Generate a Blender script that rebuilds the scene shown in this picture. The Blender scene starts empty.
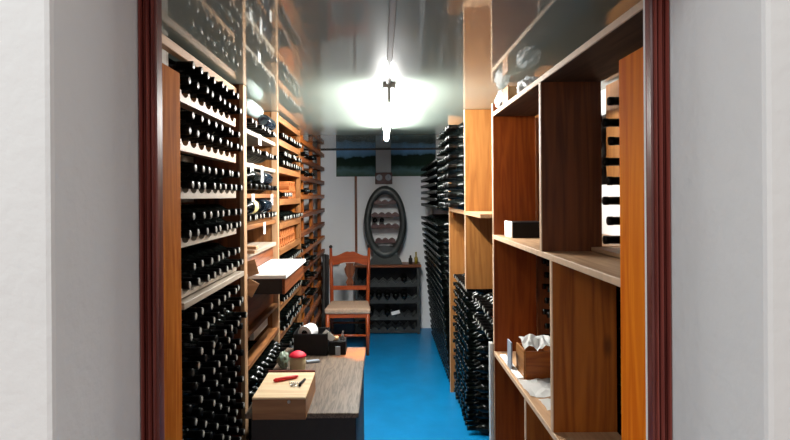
import bpy, bmesh, math, random
from mathutils import Vector, Matrix
random.seed(7)
PI = math.pi
C = bpy.context.scene.collection
EYE = 1.625
CEIL = 2.20
def H(h): return EYE + h

# ------------------------------------------------------------------ materials
def lin(c):
    c = c / 255.0
    return c / 12.92 if c <= 0.04045 else ((c + 0.055) / 1.055) ** 2.4
def rgb(r, g, b): return (lin(r), lin(g), lin(b), 1.0)

def new_mat(name):
    m = bpy.data.materials.new(name); m.use_nodes = True
    nt = m.node_tree; b = nt.nodes['Principled BSDF']
    return m, nt, b
def plain(name, col, rough=0.5, metal=0.0, spec=0.5, noise=0.0, nscale=20.0, bump=0.0, bscale=80.0):
    m, nt, b = new_mat(name)
    b.inputs['Base Color'].default_value = col
    b.inputs['Roughness'].default_value = rough
    b.inputs['Metallic'].default_value = metal
    b.inputs['Specular IOR Level'].default_value = spec
    tc = nt.nodes.new('ShaderNodeTexCoord')
    if noise > 0:
        n = nt.nodes.new('ShaderNodeTexNoise'); n.inputs['Scale'].default_value = nscale; n.inputs['Detail'].default_value = 5
        nt.links.new(tc.outputs['Object'], n.inputs['Vector'])
        r = nt.nodes.new('ShaderNodeValToRGB')
        lo = tuple(c * (1 - noise) for c in col[:3]) + (1,)
        hi = tuple(min(1, c * (1 + noise)) for c in col[:3]) + (1,)
        r.color_ramp.elements[0].position = 0.3; r.color_ramp.elements[0].color = lo
        r.color_ramp.elements[1].position = 0.7; r.color_ramp.elements[1].color = hi
        nt.links.new(n.outputs['Fac'], r.inputs['Fac']); nt.links.new(r.outputs['Color'], b.inputs['Base Color'])
    if bump > 0:
        n2 = nt.nodes.new('ShaderNodeTexNoise'); n2.inputs['Scale'].default_value = bscale; n2.inputs['Detail'].default_value = 6
        nt.links.new(tc.outputs['Object'], n2.inputs['Vector'])
        bp = nt.nodes.new('ShaderNodeBump'); bp.inputs['Strength'].default_value = bump; bp.inputs['Distance'].default_value = 0.004
        nt.links.new(n2.outputs['Fac'], bp.inputs['Height']); nt.links.new(bp.outputs['Normal'], b.inputs['Normal'])
    return m
def wood(name, c1, c2, axis='Z', rough=0.45, scale=1.0, knots=True, spec=0.4):
    m, nt, b = new_mat(name)
    N, L = nt.nodes, nt.links
    tc = N.new('ShaderNodeTexCoord'); mp = N.new('ShaderNodeMapping')
    s = [14 * scale] * 3; s['XYZ'.index(axis)] = 1.1 * scale
    mp.inputs['Scale'].default_value = s
    oi = N.new('ShaderNodeObjectInfo')
    add = N.new('ShaderNodeVectorMath'); add.operation = 'ADD'
    cmb = N.new('ShaderNodeCombineXYZ')
    mul = N.new('ShaderNodeMath'); mul.operation = 'MULTIPLY'; mul.inputs[1].default_value = 9.0
    L.new(oi.outputs['Random'], mul.inputs[0])
    for k in range(3): L.new(mul.outputs[0], cmb.inputs[k])
    L.new(tc.outputs['Object'], add.inputs[0]); L.new(cmb.outputs[0], add.inputs[1])
    L.new(add.outputs[0], mp.inputs['Vector'])
    n = N.new('ShaderNodeTexNoise'); n.inputs['Scale'].default_value = 1.0; n.inputs['Detail'].default_value = 3; n.inputs['Distortion'].default_value = 0.6
    L.new(mp.outputs[0], n.inputs['Vector'])
    w = N.new('ShaderNodeMath'); w.operation = 'MULTIPLY'; w.inputs[1].default_value = 9.0
    L.new(n.outputs['Fac'], w.inputs[0])
    fr = N.new('ShaderNodeMath'); fr.operation = 'PINGPONG'; fr.inputs[1].default_value = 1.0
    L.new(w.outputs[0], fr.inputs[0])
    n3 = N.new('ShaderNodeTexNoise'); n3.inputs['Scale'].default_value = 4.0; n3.inputs['Detail'].default_value = 8
    L.new(mp.outputs[0], n3.inputs['Vector'])
    mx = N.new('ShaderNodeMath'); mx.operation = 'MULTIPLY_ADD'; mx.inputs[1].default_value = 0.45
    L.new(fr.outputs[0], mx.inputs[0])
    half = N.new('ShaderNodeMath'); half.operation = 'MULTIPLY'; half.inputs[1].default_value = 0.6
    L.new(n3.outputs['Fac'], half.inputs[0]); L.new(half.outputs[0], mx.inputs[2])
    r = N.new('ShaderNodeValToRGB')
    r.color_ramp.elements[0].position = 0.25; r.color_ramp.elements[0].color = c1
    r.color_ramp.elements[1].position = 0.75; r.color_ramp.elements[1].color = c2
    L.new(mx.outputs[0], r.inputs['Fac'])
    last = r.outputs['Color']
    if knots:
        mp2 = N.new('ShaderNodeMapping'); s2 = [4.5] * 3; s2['XYZ'.index(axis)] = 1.8
        mp2.inputs['Scale'].default_value = s2
        L.new(add.outputs[0], mp2.inputs['Vector'])
        v = N.new('ShaderNodeTexVoronoi'); v.inputs['Scale'].default_value = 1.0
        L.new(mp2.outputs[0], v.inputs['Vector'])
        kr = N.new('ShaderNodeValToRGB')
        kr.color_ramp.elements[0].position = 0.03; kr.color_ramp.elements[0].color = (0.75, 0.75, 0.75, 1)
        kr.color_ramp.elements[1].position = 0.10; kr.color_ramp.elements[1].color = (0, 0, 0, 1)
        L.new(v.outputs['Distance'], kr.inputs['Fac'])
        mm = N.new('ShaderNodeMix'); mm.data_type = 'RGBA'
        L.new(kr.outputs['Color'], mm.inputs['Factor'])
        L.new(last, mm.inputs['A']); mm.inputs['B'].default_value = tuple(c * 0.35 for c in c1[:3]) + (1,)
        last = mm.outputs['Result']
    L.new(last, b.inputs['Base Color'])
    b.inputs['Roughness'].default_value = rough
    b.inputs['Specular IOR Level'].default_value = spec
    bp = N.new('ShaderNodeBump'); bp.inputs['Strength'].default_value = 0.12; bp.inputs['Distance'].default_value = 0.002
    L.new(mx.outputs[0], bp.inputs['Height']); L.new(bp.outputs['Normal'], b.inputs['Normal'])
    return m

M = {}
for ax in 'XYZ':
    M['pine' + ax] = wood('pine_' + ax, rgb(140, 88, 38), rgb(164, 110, 56), ax, 0.45)
    M['orange' + ax] = wood('varnished_pine_' + ax, rgb(130, 62, 14), rgb(166, 92, 28), ax, 0.38)
    M['redpine' + ax] = wood('red_pine_' + ax, rgb(120, 50, 12), rgb(146, 70, 22), ax, 0.45, spec=.2)
    M['leftboard' + ax] = wood('brown_varnish_' + ax, rgb(146, 76, 20), rgb(178, 104, 38), ax, 0.7, knots=False, spec=0.03)
    M['tan' + ax] = wood('tan_shelf_wood_' + ax, rgb(112, 68, 36), rgb(144, 96, 54), ax, 0.5, spec=.25)
    M['board' + ax] = wood('orange_varnish_' + ax, rgb(222, 108, 14), rgb(242, 138, 28), ax, 0.7, knots=False, spec=0.03)
    M['brown' + ax] = wood('brown_wood_' + ax, rgb(92, 46, 20), rgb(126, 68, 32), ax, 0.45)
    M['red' + ax] = wood('mahogany_' + ax, rgb(88, 38, 35), rgb(132, 66, 58), ax, 0.35, knots=False)
    M['chairw' + ax] = wood('chair_wood_' + ax, rgb(142, 58, 24), rgb(172, 78, 34), ax, 0.35, knots=False)
    M['pale' + ax] = wood('pale_deal_' + ax, rgb(164, 126, 92), rgb(188, 150, 114), ax, 0.5, knots=False)
    M['greyw' + ax] = wood('grey_deal_' + ax, rgb(140, 126, 110), rgb(170, 156, 140), ax, 0.55, knots=False)
M['edge'] = plain('sawn_edge', rgb(204, 172, 140), 0.6, noise=0.08, nscale=30)
M['whitepaint'] = plain('white_paint', rgb(206, 206, 202), 0.5, noise=0.06, nscale=25)
M['lid'] = wood('cream_lid', rgb(226, 192, 148), rgb(240, 214, 176), 'X', .5, knots=False)
M['boxfront_shade'] = wood('shaded_box_front', rgb(128, 88, 56), rgb(156, 112, 74), 'X', .5, knots=False)  # wine box front darkened: its shade, lit from behind, is put into the colour
M['darkpine'] = wood('dark_brown_board', rgb(62, 44, 32), rgb(88, 64, 46), 'Y', .6, knots=False, spec=.15)  # top shelf board, a darker brown than the other shelves
M['plaster'] = plain('plaster', rgb(226, 228, 228), 0.85, noise=0.03, nscale=3, bump=0.6, bscale=35)
M['plaster_in'] = plain('plaster_inside', rgb(214, 214, 212), 0.8, noise=0.05, nscale=2, bump=0.3, bscale=30)
M['wallwhite'] = plain('white_wall', rgb(240, 241, 242), 0.8, noise=0.03, nscale=2, bump=0.3, bscale=30)
M['floor'] = plain('blue_floor_paint', rgb(0, 120, 176), 0.38, noise=0.10, nscale=6, bump=0.15, bscale=60)
M['glass'] = plain('dark_bottle_glass', (0.002, 0.003, 0.0025, 1), 0.16, spec=0.2)
M['foil'] = plain('black_foil', (0.003, 0.0028, 0.0028, 1), 0.38, spec=0.16)
M['foiltop'] = plain('foil_top', rgb(164, 161, 152), 0.4)
M['clear'] = plain('pale_glass', rgb(176, 192, 188), 0.12, spec=0.7)
M['paper'] = plain('white_paper', rgb(238, 238, 236), 0.8)
M['card'] = plain('cardboard', rgb(196, 152, 106), 0.8, noise=0.06)
M['black'] = plain('black_plastic', (0.004, 0.004, 0.005, 1), 0.42, spec=0.2)
M['dark'] = plain('dark_wood', rgb(34, 26, 22), 0.6, noise=0.2)
M['rackgrey'] = plain('black_stained_rack', rgb(46, 48, 46), 0.5, noise=0.15, nscale=25)
M['ovalgrey'] = plain('oval_rack_paint', rgb(48, 52, 50), 0.42, noise=0.15, nscale=12)
M['maroon'] = plain('dark_maroon', rgb(72, 34, 30), 0.5)
M['terracotta'] = plain('terracotta', rgb(170, 96, 42), 0.7, noise=0.12, nscale=40)
M['metal'] = plain('steel', rgb(190, 190, 192), 0.28, metal=1.0)
M['red'] = plain('red_plastic', rgb(214, 26, 24), 0.35)
M['redcloth'] = plain('red_lid', rgb(222, 16, 52), 0.6)
M['cream'] = plain('cream_wax', rgb(214, 200, 160), 0.5)
M['rush'] = plain('rush_seat', rgb(196, 164, 138), 0.85, noise=0.12, nscale=60, bump=0.4, bscale=120)
M['greycard'] = plain('blue_grey_card', rgb(150, 160, 172), 0.5)
M['label'] = plain('cream_label', rgb(206, 184, 120), 0.7)
M['blueglass'] = plain('blue_black_glass', (0.006, 0.012, 0.02, 1), 0.1, spec=0.8)
M['gold'] = plain('yellow_glass', rgb(150, 130, 40), 0.3)
M['bluebox'] = plain('dark_blue_plastic', rgb(36, 50, 66), 0.5)
M['duct'] = plain('grey_duct', rgb(150, 152, 150), 0.5)

def film():
    m, nt, b = new_mat('clear_plastic_film')
    b.inputs['Base Color'].default_value = rgb(226, 230, 232); b.inputs['Roughness'].default_value = 0.16
    b.inputs['Alpha'].default_value = 0.6; b.inputs['Specular IOR Level'].default_value = 1.0
    return m
M['film'] = film()
def tube_mat():
    m, nt, b = new_mat('lit_tube')
    b.inputs['Base Color'].default_value = (1, 1, 1, 1)
    b.inputs['Emission Color'].default_value = (1.0, 0.985, 0.95, 1)
    b.inputs['Emission Strength'].default_value = 310.0
    return m
M['tube'] = tube_mat()
def ceiling_mat():
    m, nt, b = new_mat('glossy_ceiling_panel')
    N, L = nt.nodes, nt.links
    b.inputs['Base Color'].default_value = rgb(140, 152, 142)
    b.inputs['Roughness'].default_value = 0.45
    b.inputs['IOR'].default_value = 1.6
    b.inputs['Coat Weight'].default_value = 1.0
    b.inputs['Coat Roughness'].default_value = 0.035
    b.inputs['Coat IOR'].default_value = 1.62
    b.inputs['Specular IOR Level'].default_value = 0.3
    tc = N.new('ShaderNodeTexCoord'); mp = N.new('ShaderNodeMapping'); mp.inputs['Scale'].default_value = (8, 0.7, 1)
    n = N.new('ShaderNodeTexNoise'); n.inputs['Scale'].default_value = 1.2; n.inputs['Detail'].default_value = 2
    L.new(tc.outputs['Object'], mp.inputs[0]); L.new(mp.outputs[0], n.inputs['Vector'])
    bp = N.new('ShaderNodeBump'); bp.inputs['Strength'].default_value = 0.010; bp.inputs['Distance'].default_value = 0.004
    L.new(n.outputs['Fac'], bp.inputs['Height']); L.new(bp.outputs['Normal'], b.inputs['Coat Normal'])
    return m
M['ceiling'] = ceiling_mat()
def worn_table():
    m = wood('worn_table_top', rgb(70, 56, 46), rgb(116, 98, 82), 'Y', 0.45, 3.2, knots=False)
    nt = m.node_tree; N, L = nt.nodes, nt.links
    b = N['Principled BSDF']; src = b.inputs['Base Color'].links[0].from_socket
    tc = N.new('ShaderNodeTexCoord')
    d = N.new('ShaderNodeVectorMath'); d.operation = 'DISTANCE'
    d.inputs[1].default_value = (0.195, 0.66, 0.75)
    L.new(tc.outputs['Object'], d.inputs[0])
    n = N.new('ShaderNodeTexNoise'); n.inputs['Scale'].default_value = 14
    L.new(tc.outputs['Object'], n.inputs['Vector'])
    ma = N.new('ShaderNodeMath'); ma.operation = 'MULTIPLY_ADD'; ma.inputs[1].default_value = 0.16; L.new(n.outputs['Fac'], ma.inputs[0]); L.new(d.outputs['Value'], ma.inputs[2])
    r = N.new('ShaderNodeValToRGB'); r.color_ramp.elements[0].position = 0.12; r.color_ramp.elements[0].color = (1, 1, 1, 1)
    r.color_ramp.elements[1].position = 0.24; r.color_ramp.elements[1].color = (0, 0, 0, 1)
    L.new(ma.outputs[0], r.inputs['Fac'])
    mm = N.new('ShaderNodeMix'); mm.data_type = 'RGBA'
    L.new(r.outputs['Color'], mm.inputs['Factor']); L.new(src, mm.inputs['A']); mm.inputs['B'].default_value = rgb(196, 112, 58)
    L.new(mm.outputs['Result'], b.inputs['Base Color'])
    return m
M['table'] = worn_table()
def landscape(name, horizon):
    # a printed landscape: pale sky, dark green hills, a grey-green valley
    m, nt, b = new_mat(name)
    N, L = nt.nodes, nt.links
    tc = N.new('ShaderNodeTexCoord'); sp = N.new('ShaderNodeSeparateXYZ'); L.new(tc.outputs['Object'], sp.inputs[0])
    n = N.new('ShaderNodeTexNoise'); n.inputs['Scale'].default_value = 7; n.inputs['Detail'].default_value = 6
    L.new(tc.outputs['Object'], n.inputs['Vector'])
    ma = N.new('ShaderNodeMath'); ma.operation = 'MULTIPLY_ADD'; ma.inputs[1].default_value = 0.16
    L.new(n.outputs['Fac'], ma.inputs[0]); L.new(sp.outputs['Z'], ma.inputs[2])
    r = N.new('ShaderNodeValToRGB'); r.color_ramp.interpolation = 'LINEAR'
    e = r.color_ramp.elements
    e[0].position = 0.05; e[0].color = rgb(62, 78, 52)
    e[1].position = 0.42; e[1].color = rgb(106, 150, 190)
    for p, c in ((0.14, rgb(84, 112, 112)), (0.21, rgb(30, 48, 36)), (horizon, rgb(24, 40, 34)), (horizon + 0.02, rgb(84, 118, 140))):
        x = e.new(p); x.color = c
    L.new(ma.outputs[0], r.inputs['Fac']); L.new(r.outputs['Color'], b.inputs['Base Color'])
    b.inputs['Roughness'].default_value = 0.75; b.inputs['Specular IOR Level'].default_value = 0.08
    return m
M['photo1'] = landscape('landscape_print', 0.30)
M['photo2'] = landscape('hill_print', 0.33)

# ------------------------------------------------------------------ geometry helpers
class MB:
    """collects shapes (world coordinates) into one mesh"""
    def __init__(self): self.bm = bmesh.new()
    def _mi(self, faces, mi):
        for f in faces: f.material_index = mi
    def box(self, x0, x1, y0, y1, z0, z1, bevel=0.0, mi=0, rot=None, seg=1):
        c = Vector(((x0 + x1) / 2, (y0 + y1) / 2, (z0 + z1) / 2))
        t = bmesh.new()
        bmesh.ops.create_cube(t, size=1)
        bmesh.ops.scale(t, vec=(abs(x1 - x0), abs(y1 - y0), abs(z1 - z0)), verts=t.verts)
        if bevel > 0:
            bmesh.ops.bevel(t, geom=t.edges[:] , offset=bevel, segments=seg, affect='EDGES', profile=0.5)
        mt = Matrix.Translation(c)
        if rot is not None: mt = mt @ rot
        t.transform(mt)
        self.merge(t, mi); return self
    def merge(self, t, mi=0, smooth=False):
        mp = {}
        for v in t.verts: mp[v] = self.bm.verts.new(v.co)
        for f in t.faces:
            try:
                nf = self.bm.faces.new([mp[v] for v in f.verts])
            except ValueError: continue
            nf.material_index = mi; nf.smooth = smooth or f.smooth
        t.free()
    def prism(self, pts, axis, d0, d1, mi=0):
        """extrude a 2-D outline along axis; pts are the other two coordinates in xyz order"""
        def mk(p, d):
            a, b = p
            return {'X': (d, a, b), 'Y': (a, d, b), 'Z': (a, b, d)}[axis]
        v0 = [self.bm.verts.new(mk(p, d0)) for p in pts]; v1 = [self.bm.verts.new(mk(p, d1)) for p in pts]
        n = len(pts); fs = []
        fs.append(self.bm.faces.new(v0)); fs.append(self.bm.faces.new(v1[::-1]))
        for i in range(n):
            fs.append(self.bm.faces.new((v0[i], v1[i], v1[(i + 1) % n], v0[(i + 1) % n])))
        self._mi(fs, mi); return self
    def lathe(self, prof, mat=Matrix.Identity(4), n=20, mi=0, cap=True, smooth=True):
        """prof: (axial, radius); revolved round local X"""
        rings = []
        for a, r in prof:
            if r < 1e-6: rings.append([self.bm.verts.new(mat @ Vector((a, 0, 0)))])
            else: rings.append([self.bm.verts.new(mat @ Vector((a, r * math.cos(2 * PI * k / n), r * math.sin(2 * PI * k / n)))) for k in range(n)])
        for A, B in zip(rings, rings[1:]):
            for k in range(n):
                a0, a1 = A[k % len(A)], A[(k + 1) % len(A)]; b0, b1 = B[k % len(B)], B[(k + 1) % len(B)]
                vs = []
                for v in (a0, a1, b1, b0):
                    if v not in vs: vs.append(v)
                if len(vs) >= 3:
                    f = self.bm.faces.new(vs); f.smooth = smooth; f.material_index = mi
        for R in (rings[0], rings[-1]):
            if cap and len(R) > 1:
                f = self.bm.faces.new(R); f.material_index = mi
        return self
    def tube(self, pts, r, n=8, mi=0, closed=False):
        pts = [Vector(p) for p in pts]; rings = []
        for i, p in enumerate(pts):
            t = (pts[min(i + 1, len(pts) - 1)] - pts[max(i - 1, 0)])
            if closed: t = pts[(i + 1) % len(pts)] - pts[i - 1]
            t.normalize()
            u = t.orthogonal().normalized() if abs(t.z) > 0.95 else t.cross(Vector((0, 0, 1))).normalized()
            w = t.cross(u)
            rr = r[i] if isinstance(r, (list, tuple)) else r
            rings.append([self.bm.verts.new(p + rr * (math.cos(2 * PI * k / n) * u + math.sin(2 * PI * k / n) * w)) for k in range(n)])
        R = list(zip(rings, rings[1:])) + ([(rings[-1], rings[0])] if closed else [])
        for A, B in R:
            for k in range(n):
                f = self.bm.faces.new((A[k], A[(k + 1) % n], B[(k + 1) % n], B[k])); f.smooth = True; f.material_index = mi
        if not closed:
            for q in (rings[0][::-1], rings[-1]):
                f = self.bm.faces.new(q); f.material_index = mi
        return self
    def mesh(self, name, mats, origin=(0, 0, 0)):
        bmesh.ops.recalc_face_normals(self.bm, faces=self.bm.faces)
        if tuple(origin) != (0, 0, 0):
            bmesh.ops.translate(self.bm, vec=-Vector(origin), verts=self.bm.verts)
        me = bpy.data.meshes.new(name); self.bm.to_mesh(me); self.bm.free()
        for m in (mats if isinstance(mats, (list, tuple)) else [mats]): me.materials.append(M[m] if isinstance(m, str) else m)
        return me
    def part(self, name, mats, root, label=None):
        """a part of a thing: world-coordinate shape, parented to the root"""
        org = Vector((0, 0, 0)); r = root
        while r is not None: org += r.location; r = r.parent
        o = bpy.data.objects.new(name, self.mesh(name, mats, org)); C.objects.link(o); o.parent = root
        if label: o['label'] = label
        return o
    def thing(self, name, mats, label, cat, group=None, kind=None, origin=None):
        """a thing that is one mesh; its origin goes to its base"""
        if origin is None:
            co = [v.co for v in self.bm.verts]
            origin = ((min(c.x for c in co) + max(c.x for c in co)) / 2, (min(c.y for c in co) + max(c.y for c in co)) / 2, min(c.z for c in co))
        o = bpy.data.objects.new(name, self.mesh(name, mats, origin)); C.objects.link(o); o.location = origin
        return tag(o, label, cat, group, kind)
def tag(o, label, cat, group=None, kind=None):
    o['label'] = label; o['category'] = cat
    if group: o['group'] = group
    if kind: o['kind'] = kind
    return o
def thing(name, loc, label, cat, group=None):
    o = bpy.data.objects.new(name, None); C.objects.link(o); o.location = loc; o.empty_display_size = 0.05
    return tag(o, label, cat, group)
def B(*a, **k): return MB().box(*a, **k)
def scallop(y0, y1, z0, z1, pitch, first, r, depth):
    """outline (y, z) of a cleat whose top edge is cut in bottle-wide scallops"""
    pts = [(y0, z0), (y1, z0), (y1, z1)]
    ys = []; y = first
    while y + r < y1: ys.append(y); y += pitch
    for c in reversed(ys):
        if c - r < y0: continue
        for k in range(7):
            a = PI * k / 6
            pts.append((c + r * math.cos(a), z1 - depth * math.sin(a)))
    pts.append((y0, z1))
    return pts

# ------------------------------------------------------------------ the setting
def structure(mb, name, mats, label, cat): return mb.thing(name, mats, label, cat, kind='structure')
XL, XR, YB = -1.06, 1.22, 6.75
structure(B(XL - .1, XR + .1, 0.2, YB + .1, -0.1, 0), 'floor', 'floor', 'blue painted cellar floor between the racks', 'floor')
structure(B(XL - .1, XR + .1, 1.052, YB + .1, CEIL, CEIL + .08), 'ceiling', 'ceiling', 'glossy grey ceiling mirroring the bottle racks', 'ceiling')
structure(B(XL - .1, XL, 1.052, YB + .1, 0, CEIL), 'wall_left', 'plaster_in', 'white wall behind the left hand bottle racks', 'wall')
structure(B(XR, XR + .1, 1.052, YB + .1, 0, CEIL), 'wall_right', 'plaster_in', 'white wall behind the right hand shelving', 'wall')
structure(B(XL - .1, XR + .1, YB, YB + .1, 0, CEIL), 'wall_back', 'wallwhite', 'white end wall behind the chair and oval rack', 'wall')
structure(B(XL, XR, YB - .02, YB, CEIL - .013, CEIL), 'trim_5', 'dark', 'thin dark strip where the end wall meets the ceiling', 'trim')
w = MB()
w.box(-3.0, -0.4436, 0.738, 1.052, -0.1, 3.2, bevel=0.008, seg=2)
w.box(0.527, 3.0, 0.754, 1.052, -0.1, 3.2, bevel=0.008, seg=2)
w.box(-0.4436, 0.527, 0.745, 1.052, 2.09, 3.2)
structure(w, 'wall_front', 'plaster', 'thick white plastered wall with the doorway cut through it', 'wall')
structure(B(-3.0, 3.0, -3.0, 0.9, -0.12, -0.0005), 'floor_outside', plain('outside_floor', rgb(176, 122, 96), 0.6), 'plain floor in front of the doorway', 'floor')
def jamb(name, x_out, x_in, label):
    s = 1 if x_in > x_out else -1
    W = abs(x_in - x_out)
    # moulding profile (x, y): rounded beads on the face, a stepped inner side, front at y = 1.0
    prof = [(0, 1.052), (0, 1.012)]
    for a, b_, d in ((0.0, 0.22, 0.0), (0.27, 0.48, 0.007), (0.52, 0.72, 0.002), (0.76, 1.0, 0.009)):
        for k in range(5):
            t = k / 4
            prof.append(((a + (b_ - a) * t) * W, 1.0 + d + 0.007 * (1 - math.sin(PI * t))))
        if b_ < 1: prof.append(((b_ + 0.02) * W, 1.016 + d * 0.3))
    prof += [(W - .003, 1.022), (W - .003, 1.026), (W, 1.028), (W, 1.052)]
    mb = MB().prism([(x_out + s * p[0], p[1]) for p in prof], 'Z', 0.0, 2.09)
    return structure(mb, name, 'redZ', label, 'door frame')
jamb('trim_1', -0.4436, -0.4190, 'dark red moulded door jamb left of the opening')
jamb('trim_2', 0.527, 0.5035, 'dark red moulded door jamb right of the opening')
structure(B(-0.4436, 0.527, 1.0, 1.052, 2.045, 2.09, bevel=0.004), 'trim_3', 'redX', 'dark red door head over the opening', 'door frame')
structure(B(0.5027, 0.5035, 1.048, 1.054, 0.0, 2.045), 'trim_4', 'paper', 'thin white painted bead behind the right door jamb', 'door frame')

# ------------------------------------------------------------------ bottles
BL = 0.30
def bottle_profile(R):
    return [(0, 0.0), (0.004, R * 0.55), (0.0, R * 0.82), (0.003, R * 0.96), (0.010, R), (0.182, R), (0.192, R * 0.97), (0.204, R * 0.84), (0.216, R * 0.62), (0.226, R * 0.45), (0.236, R * 0.385), (0.245, 0.0142)]
CAP = [(0.238, 0.0150), (0.282, 0.0144), (0.2825, 0.0158), (0.297, 0.0158), (0.2992, 0.0150), (0.3002, 0.0122)]
TOP = [(0.3002, 0.0122), (0.3016, 0.0085), (0.3022, 0.0)]
def bottle_meshes(R, glass, foil, top, n=18):
    b = MB().lathe(bottle_profile(R), n=n, cap=False).mesh('wine_bottle', glass)
    c = MB().lathe(CAP, n=14, cap=False); c.lathe(TOP, n=14, cap=False, mi=1)
    return b, c.mesh('capsule', [foil, top])
BOT = {'silver': bottle_meshes(0.0383, 'glass', 'foil', 'foiltop'),
       'dark': bottle_meshes(0.0383, 'glass', 'foil', 'foil'),
       'small': bottle_meshes(0.0365, 'glass', 'foil', 'foil'),
       'smallsilver': bottle_meshes(0.0365, 'glass', 'foil', 'foiltop'),
       'clear': bottle_meshes(0.0365, 'clear', 'foil', 'foiltop'),
       'blue': bottle_meshes(0.0395, 'blueglass', 'foil', 'foil')}
PROTO = {}
def place_bottle(kind, tip, direction, label, group=None, jit=0.004, scale=1.0, name='wine_bottle'):
    """tip = centre of the capsule end; direction: +x / -x / -y / +y the neck points to"""
    if kind not in PROTO:
        bm_, cm_ = BOT[kind]
        b = bpy.data.objects.new(name, bm_); c = bpy.data.objects.new('capsule', cm_); c.parent = b
        PROTO[kind] = (b, c); C.objects.link(b); C.objects.link(c)
    else:
        b0, c0 = PROTO[kind]
        b = b0.copy(); c = c0.copy(); b.name = name; C.objects.link(b); C.objects.link(c); c.parent = b
    rz = {'+x': 0, '-x': PI, '+y': PI / 2, '-y': -PI / 2}[direction]
    d = Vector((math.cos(rz), math.sin(rz), 0)); j = random.uniform(-jit, jit)
    b.location = Vector(tip) - d * (BL * scale + j)
    b.rotation_euler = (random.uniform(0, 6), 0, rz + random.uniform(-.005, .005)); b.scale = (scale,) * 3
    for k in ('group',):
        if k in b.keys(): del b[k]
    tag(b, label, 'wine bottle', group)
    return b
STUFF = []   # (tip, dir, R) of bottles beyond the 300 largest
ORD = ['first', 'second', 'third', 'fourth', 'fifth', 'sixth', 'seventh', 'eighth', 'ninth', 'tenth', 'eleventh', 'twelfth', 'thirteenth', 'fourteenth', 'fifteenth', 'sixteenth', 'seventeenth', 'eighteenth', 'nineteenth', 'twentieth']

# ------------------------------------------------------------------ left rack, first bay
XT = -0.70
rk = thing('wine_rack', (-0.88, 2.4, 0), 'left wine rack nearest the door, five scalloped cleats full of dark bottles', 'wine rack')
MB().prism([(-1.04, 0.0), (-0.705, 0.0), (-0.705, CEIL - .002), (-1.04, CEIL - .002)], 'Y', 2.80, 2.825).part('side_panel', 'brownZ', rk)
B(-0.722, -0.700, 2.79, 2.85, 0, CEIL - .003, bevel=.002).part('post', 'paleZ', rk, 'pale upright post between the first and second bay')
B(-0.790, -0.765, 1.78, 1.98, 0, CEIL - .003, bevel=.002).part('post', 'greywZ', rk, 'grey upright post beside the orange board')
B(-1.04, -0.735, 1.60, 1.62, 0, CEIL - .003).part('side_panel', 'brownZ', rk)
B(-0.765, -0.735, 1.50, 2.80, H(.520), H(.553), bevel=.002).part('top_rail', 'paleY', rk, 'pale rail along the ceiling')
B(-1.04, -1.02, 1.62, 2.80, 0, CEIL - .003).part('back_panel', 'dark', rk)
PITCH, Y0 = 0.091, 2.02
shelf_b = [.346, .169, -.005, -.181, -.363]
for i, zb in enumerate(shelf_b):
    mb = MB().prism(scallop(1.93, 2.72, H(zb), H(zb + (.042 if i < 3 else .034)), PITCH, Y0, .038, .022), 'X', -0.768, -0.722)
    mb.part('scalloped_cleat', 'paleY' if i < 2 else 'greywY', rk)
    lowz = H((.429, .244, .046, -.136, -.324)[i]) - .0405
    B(-0.985, -0.955, 1.64, 2.79, lowz - .03, lowz).part('rear_cleat', 'greywY', rk)
B(-1.0, -0.70, 1.94, 2.785, H(-.398), H(-.374), bevel=.002).part('plank_shelf', 'greywY', rk, 'thick whitish plank below the five cleats')
B(-1.0, -0.725, 1.64, 2.785, H(-1.345), H(-1.32)).part('bottom_shelf', 'brownY', rk)
rows = []
upper = [(.496, .429), (.307, .244), (.110, .046), (-.072, -.136), (-.261, -.324)]
for si, (a, b_) in enumerate(upper):
    for r_i, h in enumerate((a, b_)):
        y_off = Y0 + (PITCH / 2 if r_i == 0 else 0)
        for k in range(9):
            y = y_off + PITCH * k
            if y > 2.755: continue
            place_bottle('silver', (XT + random.uniform(-.006, .006), y + random.uniform(-.001, .001), H(h)), '+x',
                         'dark bottle, %s from the orange board, %s row on %s cleat' % (ORD[k], ('upper', 'lower')[r_i], ORD[si]),
                         'bottles on the cleats of the near left rack')
darkrows = {3, 5, 8}
for r_i in range(13):
    h = -.447 - .066 * r_i
    off = PITCH / 2 if r_i % 2 == 0 else 0
    for k in range(9):
        y = Y0 + off + PITCH * k
        if y > 2.755: continue
        kind = 'dark' if (r_i in darkrows and k % 2 == 0) or random.random() < .12 else 'silver'
        xt = XT + (.03 if r_i == 2 else 0) + random.uniform(-.008, .008)
        place_bottle(kind, (xt, y + random.uniform(-.001, .001), H(h)), '+x',
                     'dark bottle, %s from orange board, %s row below whitish plank' % (ORD[k], ORD[r_i]),
                     'bottles piled under the whitish plank of the near left rack')
bd = B(-0.7205, -0.700, 1.62, 1.915, 0, H(.433), bevel=.003)
bd.thing('varnished_board', 'leftboardZ', 'orange varnished upright board at the near end of the left rack', 'board')

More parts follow.
